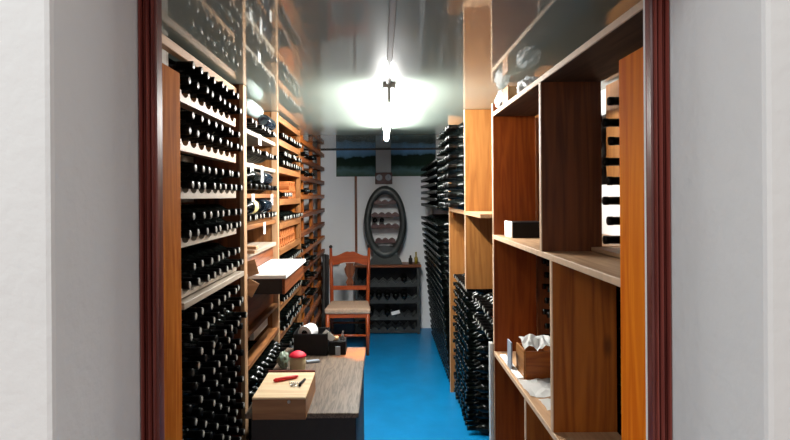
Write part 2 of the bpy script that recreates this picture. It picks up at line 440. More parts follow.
# ------------------------------------------------------------------ left rack, second bay (mixed bottles)
rk2 = thing('wine_rack', (-0.88, 3.25, 0), 'second left rack bay with tagged shelves, mixed bottles and empty trays', 'wine rack')
B(-1.04, -0.74, 3.70, 3.725, 0, CEIL - .003).part('side_panel', 'tanZ', rk2)
B(-0.742, -0.700, 3.695, 3.735, 0, CEIL - .003, bevel=.002).part('post', 'paleZ', rk2, 'pale upright post between the second and third bay')
B(-1.04, -1.02, 2.86, 3.70, 0, CEIL - .003).part('back_panel', 'brownZ', rk2)
for h, m in ((.352, 'greywY'), (.172, 'greywY'), (.005, 'tanY'), (-.165, 'tanY'), (-.315, 'greywY')):
    B(-1.02, -0.715, 2.86, 3.70, H(h) - .012, H(h) + .012, bevel=.002).part('shelf', m, rk2)
B(-0.76, -0.735, 2.86, 3.70, H(-.71), H(-.535)).part('front_panel', 'brownY', rk2)
B(-0.76, -0.735, 2.86, 3.70, H(-.412), H(-.328)).part('front_panel', 'brownY', rk2, 'brown board under the fifth shelf')
B(-0.98, -0.705, 2.86, 3.70, H(-.74), H(-.715), bevel=.002).part('shelf', 'tanY', rk2)
B(-0.77, -0.70, 2.86, 3.70, H(-.905), H(-.88), bevel=.002).part('shelf', 'tanY', rk2)
B(-0.80, -0.775, 3.3, 3.70, H(-.86), H(-.74)).part('front_panel', 'whitepaint', rk2, 'white board between the two lowest shelves')
# necks-out rows on the shelves of the second bay
for h, kind, txt, n0, n1 in ((.255, 'smallsilver', 'second', 0, 9), (.056, 'small', 'third', 0, 9), (-.112, 'clear', 'fourth', 0, 9)):
    for k in range(n0, n1):
        place_bottle(kind, (-0.69 + random.uniform(-.01, .01), 2.905 + .086 * k, H(h - .0)), '+x',
                     '%s, %s from the near post on the tagged %s shelf' % ('clear glass bottle' if kind == 'clear' else 'dark bottle', ORD[k], txt),
                     'necks-out bottles in the second left bay')
for k in range(9):
    place_bottle('smallsilver', (-0.69 + random.uniform(-.01, .01), 2.905 + .086 * k, H(.402)), '+x',
                 'dark bottle, %s from the near post on the tagged top shelf' % ORD[k], 'necks-out bottles in the second left bay')
# large bottles lying along the shelves
def long_bottle(x, y, h, kind, label, direction, s=1.0):
    return place_bottle(kind, (x, y, H(h)), direction, label, None, 0, s)
long_bottle(-0.765, 3.0, .518, 'clear', 'large clear glass bottle lying lengthwise on the top row under the ceiling', '-y', 1.24)
long_bottle(-0.712, 3.62, .459, 'blue', 'dark bottle lying lengthwise over the top row of the second bay', '+y', 1.0)
long_bottle(-0.735, 3.62, .115, 'blue', 'large dark bottle lying lengthwise on the third shelf row', '+y', 1.05)
long_bottle(-0.735, 2.895, .1135, 'dark', 'dark bottle lying lengthwise with its neck at the near post', '-y', 1.0)
lb = long_bottle(-0.735, 3.60, -.0535, 'blue', 'blue black bottle lying lengthwise over the clear bottles', '+y', 1.03)
g = thing('wine_bottle', (-0.735, 2.97, H(-.075)), 'cream labelled dark bottle lying over the clear bottles by the near post', 'wine bottle')
mt = Matrix.Translation((-0.735, 3.17, H(-.055))) @ Matrix.Rotation(-PI / 2, 4, 'Z')
MB().lathe([(a * 1.0, r) for a, r in bottle_profile(.039)], mt, 18, cap=False).part('glass', 'glass', g)
MB().lathe(CAP + TOP, mt, 14, cap=False).part('capsule', 'foil', g)
MB().lathe([(.06, .0393), (.062, .0398), (.15, .0398), (.152, .0393)], mt, 18, cap=False).part('label', 'label', g)
# hanging tags
for i, (y, h, wd, hg, rest) in enumerate(((3.22, .352, .075, .05, 'top shelf edge'), (3.02, .172, .07, .06, 'second shelf edge nearer the door'), (3.27, .172, .055, .085, 'second shelf edge farther along'),
                          (3.04, .005, .065, .055, 'third shelf edge nearer the door'), (3.56, .005, .06, .06, 'third shelf edge at its far end'), (3.33, -.165, .05, .06, 'fourth shelf edge over the empty tray'))):
    t = MB().box(-.7135, -.7115, y - wd / 2, y + wd / 2, H(h) - hg, H(h) + .012, bevel=.0006)
    t.thing('price_tag', 'paper', 'white paper tag on the %s' % rest, 'tag', 'paper tags on the shelf edges')
# wooden slips lying in the empty tray
for i, dz in enumerate((0, .02)):
    MB().box(-.80, -.68, 2.93 + .03 * i, 2.985 + .03 * i, H(-.303) + dz, H(-.286) + dz, bevel=.002).thing('wooden_slip', 'paleX', ('lower', 'upper')[i] + ' of two short pale slips on the fifth shelf by the near post', 'wood slip', 'wood slips on the fifth shelf')
# white board on a dark drawer that sticks out into the aisle
dr = thing('drawer', (-.64, 3.35, H(-.53)), 'dark wooden drawer sticking out of the second left bay', 'drawer')
B(-.76, -.545, 2.99, 3.68, H(-.53), H(-.442), bevel=.003).part('drawer_box', 'dark', dr)
B(-.545, -.53, 2.985, 3.685, H(-.53), H(-.44), bevel=.002).part('drawer_front', 'brownY', dr)
MB().box(-.757, -.515, 2.94, 3.69, H(-.4395), H(-.418), bevel=.003).thing('white_board', 'paper', 'white sheet of board lying on the drawer that sticks out', 'board')
for i, (y0_, x0_, z0_, a) in enumerate(((2.875, -.69, -.475, .5), (2.90, -.69, -.375, -.3))):
    t = MB().box(x0_ - .03, x0_ + .03, y0_ - .003, y0_ + .003, H(z0_) - .04, H(z0_) + .04, rot=Matrix.Rotation(a, 4, 'Y'))
    t.thing('cardboard_flap', 'paleX', ('lower', 'upper')[i] + ' beige card wedged at the near post by the white board', 'cardboard', 'cards wedged by the post')
# pile of bottles on the floor of the second bay, necks out
pileL = []
for r_i in range(10):
    for k in range(9):
        y = 2.90 + .086 * k + (.043 if r_i % 2 else 0)
        if y > 3.66: continue
        pileL.append(((-0.60, y, .045 + .066 * r_i), r_i, k))
for tip, r_i, k in pileL:
    if r_i >= 8:
        place_bottle('small', tip, '+x', 'dark bottle, %s from the door, %s layer of the pile left of the table' % (ORD[k], ('second', 'top')[r_i - 8]), 'top layers of the low pile left of the table', .012)
    else: STUFF.append((tip, '+x', .0365))

# ------------------------------------------------------------------ left rack, third bay
rk3 = thing('wine_rack', (-0.88, 4.25, 0), 'third left rack bay in light orange wood with clay bottle blocks', 'wine rack')
B(-1.04, -0.73, 4.70, 4.725, 0, CEIL - .003).part('side_panel', 'orangeZ', rk3)
B(-0.735, -0.700, 4.69, 4.735, 0, CEIL - .003, bevel=.002).part('post', 'tanZ', rk3)
B(-1.04, -1.02, 3.74, 4.70, 0, CEIL - .003).part('back_panel', 'brownZ', rk3)
sh3 = [.535, .375, .185, -.035, -.20, -.375]
for i, h in enumerate(sh3):
    B(-1.02, -0.71, 3.74, 4.69, H(h) - .012, H(h) + .012).part('shelf', 'tanY', rk3)
    B(-0.715, -0.695, 3.74, 4.69, H(h) - .024, H(h) + .020, bevel=.002).part('shelf_lip', 'tanY', rk3)
for h in (-.56, -.75, -.95):
    MB().prism(scallop(3.74, 4.69, H(h) - .03, H(h) + .02, .088, 3.80, .034, .018), 'X', -0.75, -0.70).part('scalloped_cleat', 'tanY', rk3)
B(-1.02, -0.72, 3.74, 4.69, .02, .045).part('shelf', 'brownY', rk3)
def rows3(h, y0_, y1_, n, txt, kind='smallsilver'):
    for r_i in range(n):
        k = 0; y = y0_ + (.043 if r_i % 2 else 0)
        while y < min(y1_, 4.655):
            STUFF.append(((-0.672 + random.uniform(-.008, .008), y, H(h + .05 + .066 * r_i)), '+x', .0365, kind)); y += .086; k += 1
rows3(.375, 3.79, 4.66, 1, ''); rows3(.185, 3.79, 4.66, 2, ''); rows3(-.035, 3.79, 4.17, 1, ''); rows3(-.20, 3.79, 4.66, 1, '')
for h in (-.56, -.75, -.95): rows3(h - .01, 3.80, 4.66, 2, '')
rows3(-1.58, 3.79, 4.66, 8, '')
# clay blocks with round bottle holes
def clay_block(x, y0_, ny, nz, z0_, label):
    mb = MB(); R = .038
    for j in range(nz):
        for i in range(ny - (j % 2)):
            yc = y0_ + R + 2 * R * i + (R if j % 2 else 0); zc = z0_ + R + .001 + .0668 * j
            n = 12; ring = []
            for rr, xx in ((R, x), (R * .80, x), (R * .76, x - .22), (R, x - .22)):
                ring.append([mb.bm.verts.new((xx, yc + rr * math.cos(2 * PI * q / n), zc + rr * math.sin(2 * PI * q / n))) for q in range(n)])
            for a_, b_ in ((0, 1), (1, 2), (2, 3), (3, 0)):
                for q in range(n): mb.bm.faces.new((ring[a_][q], ring[a_][(q + 1) % n], ring[b_][(q + 1) % n], ring[b_][q]))
    return mb.thing('clay_bottle_block', 'terracotta', label, 'bottle block', 'clay blocks in the third left bay')
clay_block(-.72, 4.22, 5, 2, H(-.023), 'orange clay block with round bottle holes on the upper shelf of the third bay')
clay_block(-.72, 3.85, 9, 2, H(-.363), 'wider orange clay block with round bottle holes on the lower shelf of the third bay')

# ------------------------------------------------------------------ left rack, fourth bay (open ladder rack at the end wall)
rk4 = thing('wine_rack', (-0.85, 5.6, 0), 'open brown slatted rack standing against the end wall on the left', 'wine rack')
for y in (5.15, 5.85, 6.60):
    B(-0.775, -0.735, y - .03, y + .03, 0, CEIL - .003, bevel=.003).part('post', 'orangeZ', rk4)
    B(-1.04, -1.0, y - .03, y + .03, 0, CEIL - .003, bevel=.003).part('post', 'orangeZ', rk4)
for i in range(12):
    h = .50 - .165 * i
    if H(h) < .05: break
    MB().prism(scallop(4.76, 6.70, H(h) - .028, H(h) + .016, .095, 4.83, .036, .016), 'X', -0.735, -0.700).part('scalloped_slat', 'brownY' if i % 3 else 'orangeY', rk4)
    B(-1.0, -0.985, 4.76, 6.70, H(h) - .028, H(h) + .010).part('rear_slat', 'brownY', rk4)
    B(-1.0, -0.735, 6.64, 6.665, H(h) - .02, H(h) + .005).part('cross_slat', 'brownX', rk4)
for h in (.335, .17, .005, -.49, -.655, -.82, -.985):
    for k in range(9):
        if random.random() < .82 and min(abs(4.83 + .095 * k - q) for q in (5.15, 5.85)) > .07:
            STUFF.append(((-0.665, 4.83 + .095 * k, H(h) + .046), '+x', .0365, 'small'))

# ------------------------------------------------------------------ right side: near open shelving
XF, XK = 0.62, 0.857
su = thing('shelving_unit', (.74, 2.2, 0), 'open pine shelving unit right of the doorway with three long shelves', 'shelving')
def shelf_part(z0_, z1_, name, y0_=1.2, mat='paleY'):
    B(XF + .006, XK, y0_, 3.07, z0_, z1_).part(name, mat, su)
    B(XF, XF + .006, y0_, 3.07, z0_, z1_, bevel=.0015).part('shelf_edge', 'edge', su)
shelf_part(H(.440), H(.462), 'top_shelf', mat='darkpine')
shelf_part(H(-.243), H(-.221), 'middle_shelf')
shelf_part(H(-.895), H(-.872), 'lower_shelf')
def upright(y, z0_, z1_, name, mat):
    o = B(XF + .004, XK, y, y + .022, z0_, z1_).part(name, mat, su)
    B(XF, XF + .004, y, y + .022, z0_, z1_).part('panel_edge', 'edge', su)
upright(3.072, 0, H(.575) - .06, 'far_side_panel', 'redpineZ')
upright(2.145, H(-.221), H(.440), 'upper_partition', 'brownZ')
upright(2.018, H(-.872), H(-.243), 'lower_partition', 'orangeZ')
upright(2.4, .08, H(-.895), 'bottom_partition', 'orangeZ')
B(XF, XK, 1.2, 3.07, .05, .08).part('bottom_shelf', 'paleY', su)
B(XF, XF + .02, 1.21, 3.07, 0, .05).part('plinth', 'paleY', su)
B(.600, .618, 3.085, 3.125, 0, H(-.83), bevel=.002).part('batten', 'whitepaint', su, 'white painted upright batten at the far end')
bd = B(.598, .618, 1.22, 1.385, 0, H(.338), bevel=.002)
bd.thing('varnished_board', 'boardZ', 'orange varnished upright board with chipped edges just inside the right jamb', 'board')

# bottle rack behind the open shelving
br = thing('wine_rack', (1.02, 2.3, 0), 'bottle rack against the right wall seen through the open shelving', 'wine rack')
B(1.168, 1.188, 2.20, 2.86, H(-.2), H(.565)).part('back_board', 'pineZ', br)
B(XK + .003, 1.2, 3.06, 3.08, 0, H(.43)).part('side_panel', 'brownZ', br)
B(XK - .045, 1.2, 1.7, 2.14, H(-.219), H(-.204), bevel=.002).part('shelf', 'paleY', br)
B(XK + .003, 1.2, 2.17, 3.055, H(-.219), H(-.204)).part('shelf', 'paleY', br)
B(XK + .003, 1.2, 1.3, 3.055, .06, .085).part('shelf', 'paleY', br)
B(XK + .003, 1.2, 3.09, 3.64, H(-.03), H(-.005)).part('shelf', 'paleY', br)
B(1.2, 1.215, 1.3, 3.08, 0, H(.43)).part('back_panel', 'dark', br)
MB().box(1.13, 1.1675, 2.40, 2.85, H(-.2035), H(.05), bevel=.003).thing('paper_stack', 'paper', 'white stack of paper standing behind the side-on bottles on the right', 'paper')
for r_i in range(8):
    y = 1.955 if r_i % 2 == 0 else 2.0
    y = 1.945 + (0 if r_i % 2 else .045)
    h = -.164 + .0705 * r_i
    place_bottle('dark', (.80, y, H(h)), '-x', 'dark bottle neck, %s from the bottom, beside the orange board on the right' % ORD[r_i], 'bottles seen past the right orange board')
for col in range(4):
    y = 2.70 + .082 * col
    for r_i in range(9):
        if y > 2.92: STUFF.append(((.862, y + (.041 if r_i % 2 else 0) - .02, H(-.164 + .0705 * r_i)), '-x', .0395))
    for r_i in range(18):
        STUFF.append(((.862, y + (.041 if r_i % 2 else 0) - .02, H(-.29 - .068 * r_i)), '-x', .0395))
for r_i in range(18):
    for y in (1.86, 1.945):
        STUFF.append(((.862, y + (.042 if r_i % 2 else 0), H(-.29 - .068 * r_i)), '-x', .0395))

# ------------------------------------------------------------------ right side: far pine rack
fr_ = thing('wine_rack', (.7, 4.0, 0), 'tall pine rack reaching the ceiling on the right with bottle necks sticking out', 'wine rack')
def far_panel(y, z0_, z1_, mat='pineZ', name='side_panel'):
    B(.557, 1.2, y, y + .022, z0_, z1_).part(name, mat, fr_)
    B(.553, .557, y, y + .022, z0_, z1_).part('panel_edge', 'edge', fr_)
far_panel(3.67, H(-.625), CEIL - .002)
far_panel(4.54, 0, CEIL - .002)
B(.553, 1.2, 3.095, 4.535, H(-.128), H(-.106)).part('middle_shelf', 'paleY', fr_)
B(.66, 1.2, 3.10, 3.665, H(-.737), H(-.717)).part('low_shelf', 'brownY', fr_)
B(.575, .60, 4.49, 4.535, H(-.18), H(-.13)).part('shelf_block', 'orangeY', fr_)
B(.75, .77, 3.70, 4.53, H(-.55), H(-.13)).part('back_panel', 'pineY', fr_)
# upper stack in the first far compartment
for r_i in range(9):
    off = .041 if r_i % 2 else 0
    for k in range(10):
        y = 3.735 + off + .081 * k
        if y > 4.50: continue
        tip = (.452 + random.uniform(-.006, .006), y, H(-.066 + .0665 * r_i))
        if k < 3:
            place_bottle('small', tip, '-x', 'dark bottle, %s behind the pine column, %s row down in the upper right stack' % (ORD[k], ORD[8 - r_i]), 'upper right stack of bottles')
        else: STUFF.append((tip, '-x', .0365))
# single layer and recessed pile between the near shelving and the pine column
for k in range(7):
    place_bottle('smallsilver', (.60, 3.15 + .082 * k, H(-.678)), '-x', 'pale tipped bottle, %s from the door on the low shelf beside the pine column' % ORD[k], 'single layer on the low right shelf')
for r_i in range(10):
    for k in range(7):
        y = 3.14 + .08 * k + (.035 if r_i % 2 else 0)
        if y > 3.63: continue
        tip = ((.60 if r_i == 0 else .68), y, H(-.80 - .0665 * r_i))
        if r_i == 0:
            place_bottle('smallsilver', tip, '-x', 'pale tipped bottle, %s from the door just under the low right shelf' % ORD[k], 'layer under the low right shelf')
        else: STUFF.append((tip, '-x', .0365))
# lower pile in front of the column
for r_i in range(14):
    off = .041 if r_i % 2 else 0
    for k in range(10):
        y = 3.735 + off + .081 * k
        if y > 4.50: continue
        tip = (.57 + random.uniform(-.006, .006), y, .045 + .067 * r_i)
        STUFF.append((tip, '-x', .0365, 'small'))
for k in range(9):
    place_bottle('smallsilver', (.57, 3.735 + .081 * k, .9835), '-x', 'pale tipped bottle, %s behind the pine column in the top layer of the low pile' % ORD[k], 'top layer of the low right pile')
# far stacks up to the end wall
B(.62, 1.2, 4.57, 6.60, H(-.158), H(-.14)).part('far_shelf', 'brownY', fr_)
for r_i in range(7):
    for k in range(22):
        STUFF.append(((.452, 4.62 + .083 * k + (.04 if r_i % 2 else 0), H(-.10 + .0665 * r_i)), '-x', .0365, 'small'))
for r_i in range(21):
    for k in range(22):
        STUFF.append(((.56 - .11 * r_i / 20, 4.62 + .083 * k + (.04 if r_i % 2 else 0), .045 + .0665 * r_i), '-x', .0365, 'small'))

# all remaining bottles: one uncounted mass
mb = MB()
LOWP = lambda R: [(0, R * .8), (.008, R), (.184, R), (.205, R * .84), (.226, R * .45), (.238, .0142), (.282, .0142), (.283, .0158), (.3, .0155)]
for it in STUFF:
    tip, d, R = it[:3]; kind = it[3] if len(it) > 3 else 'small'
    rz = 0 if d == '+x' else PI
    dv = Vector((math.cos(rz), 0, 0))
    mt = Matrix.Translation(Vector(tip) - dv * BL) @ Matrix.Rotation(rz, 4, 'Z')
    mb.lathe(LOWP(R), mt, 10)
    if kind == 'smallsilver':
        mb.lathe([(.3001, .0150), (.3006, 0.009), (.3007, 0)], mt, 8, mi=1, cap=False)
o = mb.thing('wine_bottle_stacks', ['glass', 'foiltop'], 'dark wine bottles stacked in the farther racks on both sides of the aisle', 'wine bottles', kind='stuff', origin=(0, 4, 0))

# ------------------------------------------------------------------ things on the right shelving
bx = thing('carton', (.74, 2.9, H(-.221)), 'black carton with a white end lying on the middle shelf', 'carton')
B(.670, .835, 2.82, 2.98, H(-.2208), H(-.140), bevel=.003).part('carton_body', 'black', bx)
B(.662, .6695, 2.82, 2.98, H(-.2208), H(-.137), bevel=.003).part('carton_end', 'paper', bx)
wb = thing('wooden_box', (.72, 2.66, H(-.872)), 'small open orange wooden box holding crumpled paper on the lower shelf', 'box')
B(.675, .80, 2.60, 2.61, H(-.8715), H(-.74), bevel=.002).part('front', 'orangeX', wb)
B(.675, .80, 2.74, 2.75, H(-.8715), H(-.74), bevel=.002).part('rear', 'orangeX', wb)
B(.665, .675, 2.60, 2.75, H(-.8715), H(-.735), bevel=.002).part('side', 'pineY', wb)
B(.80, .81, 2.60, 2.75, H(-.8715), H(-.74), bevel=.002).part('side', 'orangeY', wb)
B(.675, .80, 2.61, 2.74, H(-.8715), H(-.862)).part('bottom', 'orangeX', wb)
def crumple(x0, x1, y0, y1, z, amp, nx, ny, seed, fold=None):
    rnd = random.Random(seed); t = bmesh.new()
    V = [[None] * (ny + 1) for _ in range(nx + 1)]
    for i in range(nx + 1):
        for j in range(ny + 1):
            V[i][j] = t.verts.new((x0 + (x1 - x0) * i / nx + rnd.uniform(-.1, .1) * (x1 - x0) / nx, y0 + (y1 - y0) * j / ny + rnd.uniform(-.1, .1) * (y1 - y0) / ny, z + amp * rnd.uniform(0, 1)))
    for i in range(nx):
        for j in range(ny): t.faces.new((V[i][j], V[i + 1][j], V[i + 1][j + 1], V[i][j + 1]))
    bmesh.ops.solidify(t, geom=t.faces[:], thickness=.0012)
    m_ = MB(); m_.merge(t); return m_
crumple(.672, .815, 2.585, 2.73, H(-.738), .05, 8, 6, 3).thing('crumpled_paper', 'paper', 'crumpled white paper stuffed in the orange wooden box', 'paper')
B(.632, .640, 2.72, 2.80, H(-.8718), H(-.73), bevel=.002).thing('grey_card', 'greycard', 'thin grey card standing beside the orange wooden box', 'card')
crumple(.63, .80, 2.36, 2.58, H(-.8705), .012, 6, 6, 5).thing('paper_sheet', 'paper', 'loose white sheet lying in front of the orange wooden box', 'paper')
B(.632, .665, 2.60, 2.98, H(-.8718), H(-.862), bevel=.002).thing('paper_strip', 'paper', 'long white paper strip lying along the lower shelf front edge', 'paper')
crumple(.66, .84, 2.22, 2.34, H(-.8705), .006, 5, 5, 9).thing('paper_sheet', 'paper', 'flat white sheet nearest the lower partition on the lower shelf', 'paper')
# on the top shelf
tb = thing('carton', (.66, 2.76, H(.462)), 'small open card box on top of the shelving under the ceiling', 'carton')
B(.628, .70, 2.70, 2.82, H(.4622), H(.535), bevel=.002).part('carton_body', 'card', tb)
B(.622, .628, 2.70, 2.82, H(.4622), H(.54), bevel=.001).part('flap', 'pineY', tb)
def bag(cx, cy, z0_, rx, ry, hz, seed, label, mat='film', name='plastic_bag', zmax=None):
    rnd = random.Random(seed); m_ = MB(); t = bmesh.new()
    bmesh.ops.create_icosphere(t, subdivisions=4, radius=1)
    from mathutils import noise as ns
    for v in t.verts:
        n = ns.fractal(v.co * 2.2 + Vector((seed, 0, 0)), 1.0, 2.0, 4)
        k = 1 + .28 * n
        z = (v.co.z * k * .5 + .5); z = max(0, z)
        v.co = Vector((cx + v.co.x * rx * k, cy + v.co.y * ry * k, min(z0_ + hz * z, zmax or 99)))
    for f in t.faces: f.smooth = True
    m_.merge(t); return m_.thing(name, mat, label, 'bag')
bag(.655, 2.97, H(.463), .035, .075, .105, 2, 'clear crinkled plastic bag on top of the shelving by the pine column', zmax=CEIL - .004)
bag(.69, 2.58, H(.463), .05, .10, .085, 6, 'flatter clear plastic bag on top of the shelving nearer the door', zmax=CEIL - .004)

# ------------------------------------------------------------------ table and its things
TX0, TX1, TY0, TY1, TZ = -0.56, -0.10, 2.22, 3.19, 0.75
tb_ = thing('table', (-.33, 2.4, 0), 'low worn plank table on a dark body in the aisle', 'table')
B(TX0, TX1, TY0, TY1, TZ - .022, TZ, bevel=.004, seg=2).part('table_top', 'table', tb_)
B(TX0 + .02, TX1 - .012, TY0 + .02, TY1 - .02, .03, TZ - .0225, bevel=.003).part('cabinet_body', 'dark', tb_)
for (x, y) in ((TX0 + .05, TY0 + .05), (TX1 - .05, TY0 + .05), (TX0 + .05, TY1 - .05), (TX1 - .05, TY1 - .05)):
    B(x - .02, x + .02, y - .02, y + .02, 0, .03).part('foot', 'dark', tb_)
# wine crate
wc = thing('wine_box', (-.41, 2.31, TZ), 'flat pale wooden wine box overhanging the near end of the table', 'wooden box')
a0, a1, b0, b1 = -.515, -.305, 2.155, 2.475
B(a0, a1, b0, b0 + .010, TZ + .0005, TZ + .080, bevel=.0015).part('front', 'boxfront_shade', wc)
B(a0, a1, b1 - .010, b1, TZ + .0005, TZ + .095, bevel=.0015).part('rear', 'redX', wc, 'dark red rear board')
for x in (a0, a1 - .010): B(x, x + .010, b0 + .0102, b1 - .0102, TZ + .0005, TZ + .080, bevel=.0015).part('side', 'pineY', wc)
B(a0 + .01, a1 - .01, b0 + .01, b1 - .01, TZ + .0005, TZ + .008).part('bottom', 'pineY', wc)
B(a0, a1, b0, b1 - .0105, TZ + .0805, TZ + .088, bevel=.0015).part('lid', 'lid', wc)
MB().lathe([(0, .006), (.003, .007), (.006, .004)], Matrix.Translation((-.37, b0 - .0003, TZ + .072)) @ Matrix.Rotation(-PI / 2, 4, 'Z'), 12).part('clasp', 'metal', wc)
zt = TZ + .0885
def capsule_path(p0, p1, r, zoff=0): return [Vector(p0), Vector(p0).lerp(Vector(p1), .08), Vector(p0).lerp(Vector(p1), .5), Vector(p0).lerp(Vector(p1), .92), Vector(p1)], [r * .5, r, r * 1.05, r, r * .5]
p, r = capsule_path((-.465, 2.33, zt + .008), (-.37, 2.385, zt + .008), .008)
MB().tube(p, r, 10).thing('red_pen_knife', 'red', 'red handled opener lying on the wine box lid', 'opener')
ck = thing('corkscrew', (-.36, 2.31, zt), 'small steel corkscrew lying beside the red opener on the box lid', 'corkscrew')
sp = [(-.395 + .05 * i / 40, 2.30 + .006 * math.cos(i * .9), zt + .0075 + .005 * math.sin(i * .9)) for i in range(41)]
MB().tube(sp, .0016, 6).part('worm', 'metal', ck)
MB().tube([(-.345, 2.27, zt + .007), (-.345, 2.30, zt + .007), (-.335, 2.345, zt + .007)], .0055, 8).part('handle', 'black', ck)
rg = [(-.372 + .012 * math.cos(t * PI / 8), 2.283 + .012 * math.sin(t * PI / 8), zt + .003) for t in range(16)]
MB().tube(rg, .0022, 6, closed=True).part('ring', 'metal', ck)
# jar with red lid
jr = thing('jar', (-.432, 2.78, TZ), 'cream jar with a red cloth lid behind the wine box', 'jar')
jx, jy = -.432, 2.78
up = Matrix.Translation((jx, jy, TZ + .0005)) @ Matrix.Rotation(-PI / 2, 4, 'Y')
MB().lathe([(0, .034), (.004, .039), (.05, .041), (.062, .038), (.068, .034)], up, 24).part('jar_body', 'cream', jr)
MB().lathe([(.0685, .036), (.070, .044), (.074, .043), (.084, .034), (.092, .018), (.094, 0)], up, 24, cap=False).part('lid', 'redcloth', jr)
bag(-.508, 2.80, TZ + .0005, .026, .045, .085, 11, 'grey green plastic bag crumpled left of the cream jar', mat=plain('grey_green_film', rgb(132, 148, 130), 0.3))
B(-.405, -.335, 2.885, 2.91, TZ + .0005, TZ + .013, bevel=.002, rot=Matrix.Rotation(.35, 4, 'Z')).thing('small_packet', 'greycard', 'slim blue grey packet lying right of the cream jar', 'packet')
# black crate with a paper roll
cr = thing('crate', (-.40, 3.09, TZ), 'black plastic crate on the far end of the table', 'crate')
c0, c1, d0, d1 = -.492, -.305, 3.02, 3.175
B(c0, c1, d0, d0 + .006, TZ + .0005, TZ + .12, bevel=.002).part('front', 'black', cr)
B(c0, c1, d1 - .006, d1, TZ + .0005, TZ + .12, bevel=.002).part('rear', 'black', cr)
for x in (c0, c1 - .006): B(x, x + .006, d0 + .006, d1 - .006, TZ + .0005, TZ + .12).part('side', 'black', cr)
B(c0 + .006, c1 - .006, d0 + .006, d1 - .006, TZ + .0005, TZ + .008).part('bottom', 'black', cr)
ro = thing('paper_roll', (-.46, 3.02, TZ + .06), 'white paper roll with a dark core lying in the black crate', 'roll')
mt = Matrix.Translation((-.435, 3.050, TZ + .1135)) @ Matrix.Rotation(PI / 2 - .35, 4, 'Z')
MB().lathe([(0, .020), (0, .042), (.085, .042), (.085, .020), (0, .020)], mt, 24, cap=False, smooth=False).part('paper', 'paper', ro)
MB().lathe([(.002, .012), (.002, .0198), (.083, .0198), (.083, .012), (.002, .012)], mt, 20, cap=False, smooth=False).part('core', 'black', ro)
B(-.482, -.33, 3.03, 3.165, TZ + .0085, TZ + .07, bevel=.003).thing('small_tin', 'black', 'dark tin inside the black crate under the white paper roll', 'tin')
B(-.298, -.205, 3.03, 3.13, TZ + .0005, TZ + .075, bevel=.003).thing('small_tin', 'black', 'small black tin right of the crate on the table', 'tin')
MB().box(-.335, -.265, 3.045, 3.049, TZ + .085, TZ + .120, rot=Matrix.Rotation(.7, 4, 'Y')).thing('white_card', 'paper', 'small white card sticking up tilted between crate and tin', 'card')
B(-.296, -.25, 3.052, 3.10, TZ + .0755, TZ + .090, bevel=.002).thing('cork_block', 'card', 'small tan block under the tilted white card', 'block')
B(-.262, -.235, 3.020, 3.026, TZ + .0005, TZ + .05, bevel=.001).thing('grey_label', 'greycard', 'pale grey label standing against the small black tin', 'label')
for i, (x, z1_, a) in enumerate(((-.235, .115, .25), (-.215, .10, -.3))):
    p = Vector((x, 3.08, TZ + .076))
    MB().tube([p, p + Vector((math.sin(a) * .05, 0, z1_ - .07))], .005, 8).thing('metal_stopper', 'metal', ('left', 'right')[i] + ' of two steel stoppers on the small black tin', 'stopper', 'steel stoppers')

# ------------------------------------------------------------------ chair
cx, cf, cb = -.36, 5.60, 6.02
ch = thing('chair', (cx, 5.8, 0), 'reddish brown wooden chair with tan seat facing the door', 'chair')
def leg(p0, p1, r0, r1, name, par=ch):
    return MB().tube([p0, Vector(p0).lerp(Vector(p1), .5), p1], [r0, (r0 + r1) / 2 + .003, r1], 10).part(name, 'chairwZ', par)
for s in (-1, 1):
    leg((cx + s * .205, cf + .02, 0), (cx + s * .205, cf + .02, .43), .016, .021, 'leg')
    MB().tube([(cx + s * .195, cb + .03, 0), (cx + s * .195, cb - .01, .44), (cx + s * .205, cb + .03, .80), (cx + s * .212, cb + .075, 1.05)], [.017, .021, .019, .015], 10).part('leg', 'chairwZ', ch)
    MB().lathe([(0, .012), (.008, .019), (.02, .02), (.032, .012), (.038, 0)], Matrix.Translation((cx + s * .212, cb + .075, 1.05)) @ Matrix.Rotation(-PI / 2, 4, 'Y'), 14, cap=False).part('finial', 'dark', ch)
    for z in (.17, .29):
        MB().tube([(cx + s * .205, cf + .02, z), (cx + s * .195, cb, z)], .010, 8).part('stretcher', 'chairwY', ch)
MB().tube([(cx - .205, cf + .02, .20), (cx + .205, cf + .02, .20)], [.013, .013], 10).part('stretcher', 'chairwX', ch)
MB().tube([(cx - .195, cb, .24), (cx + .195, cb, .24)], .011, 8).part('stretcher', 'chairwX', ch)
t = bmesh.new(); bmesh.ops.create_cube(t, size=1)
for v in t.verts:
    wd = .235 if v.co.y < 0 else .205
    v.co = Vector((cx + (wd if v.co.x > 0 else -wd), cf - .01 if v.co.y < 0 else cb - .0, .425 if v.co.z < 0 else .485))
bmesh.ops.bevel(t, geom=t.edges[:], offset=.018, segments=3, affect='EDGES', profile=.5)
sm = MB(); sm.merge(t, smooth=True); sm.part('seat', 'rush', ch)
for s in (-1, 1): MB().box(cx + s * .21 - .012, cx + s * .21 + .012, cf + .02, cb - .02, .385, .426).part('seat_rail', 'chairwY', ch)
MB().box(cx - .21, cx + .21, cf + .005, cf + .03, .385, .426).part('seat_rail', 'chairwX', ch)
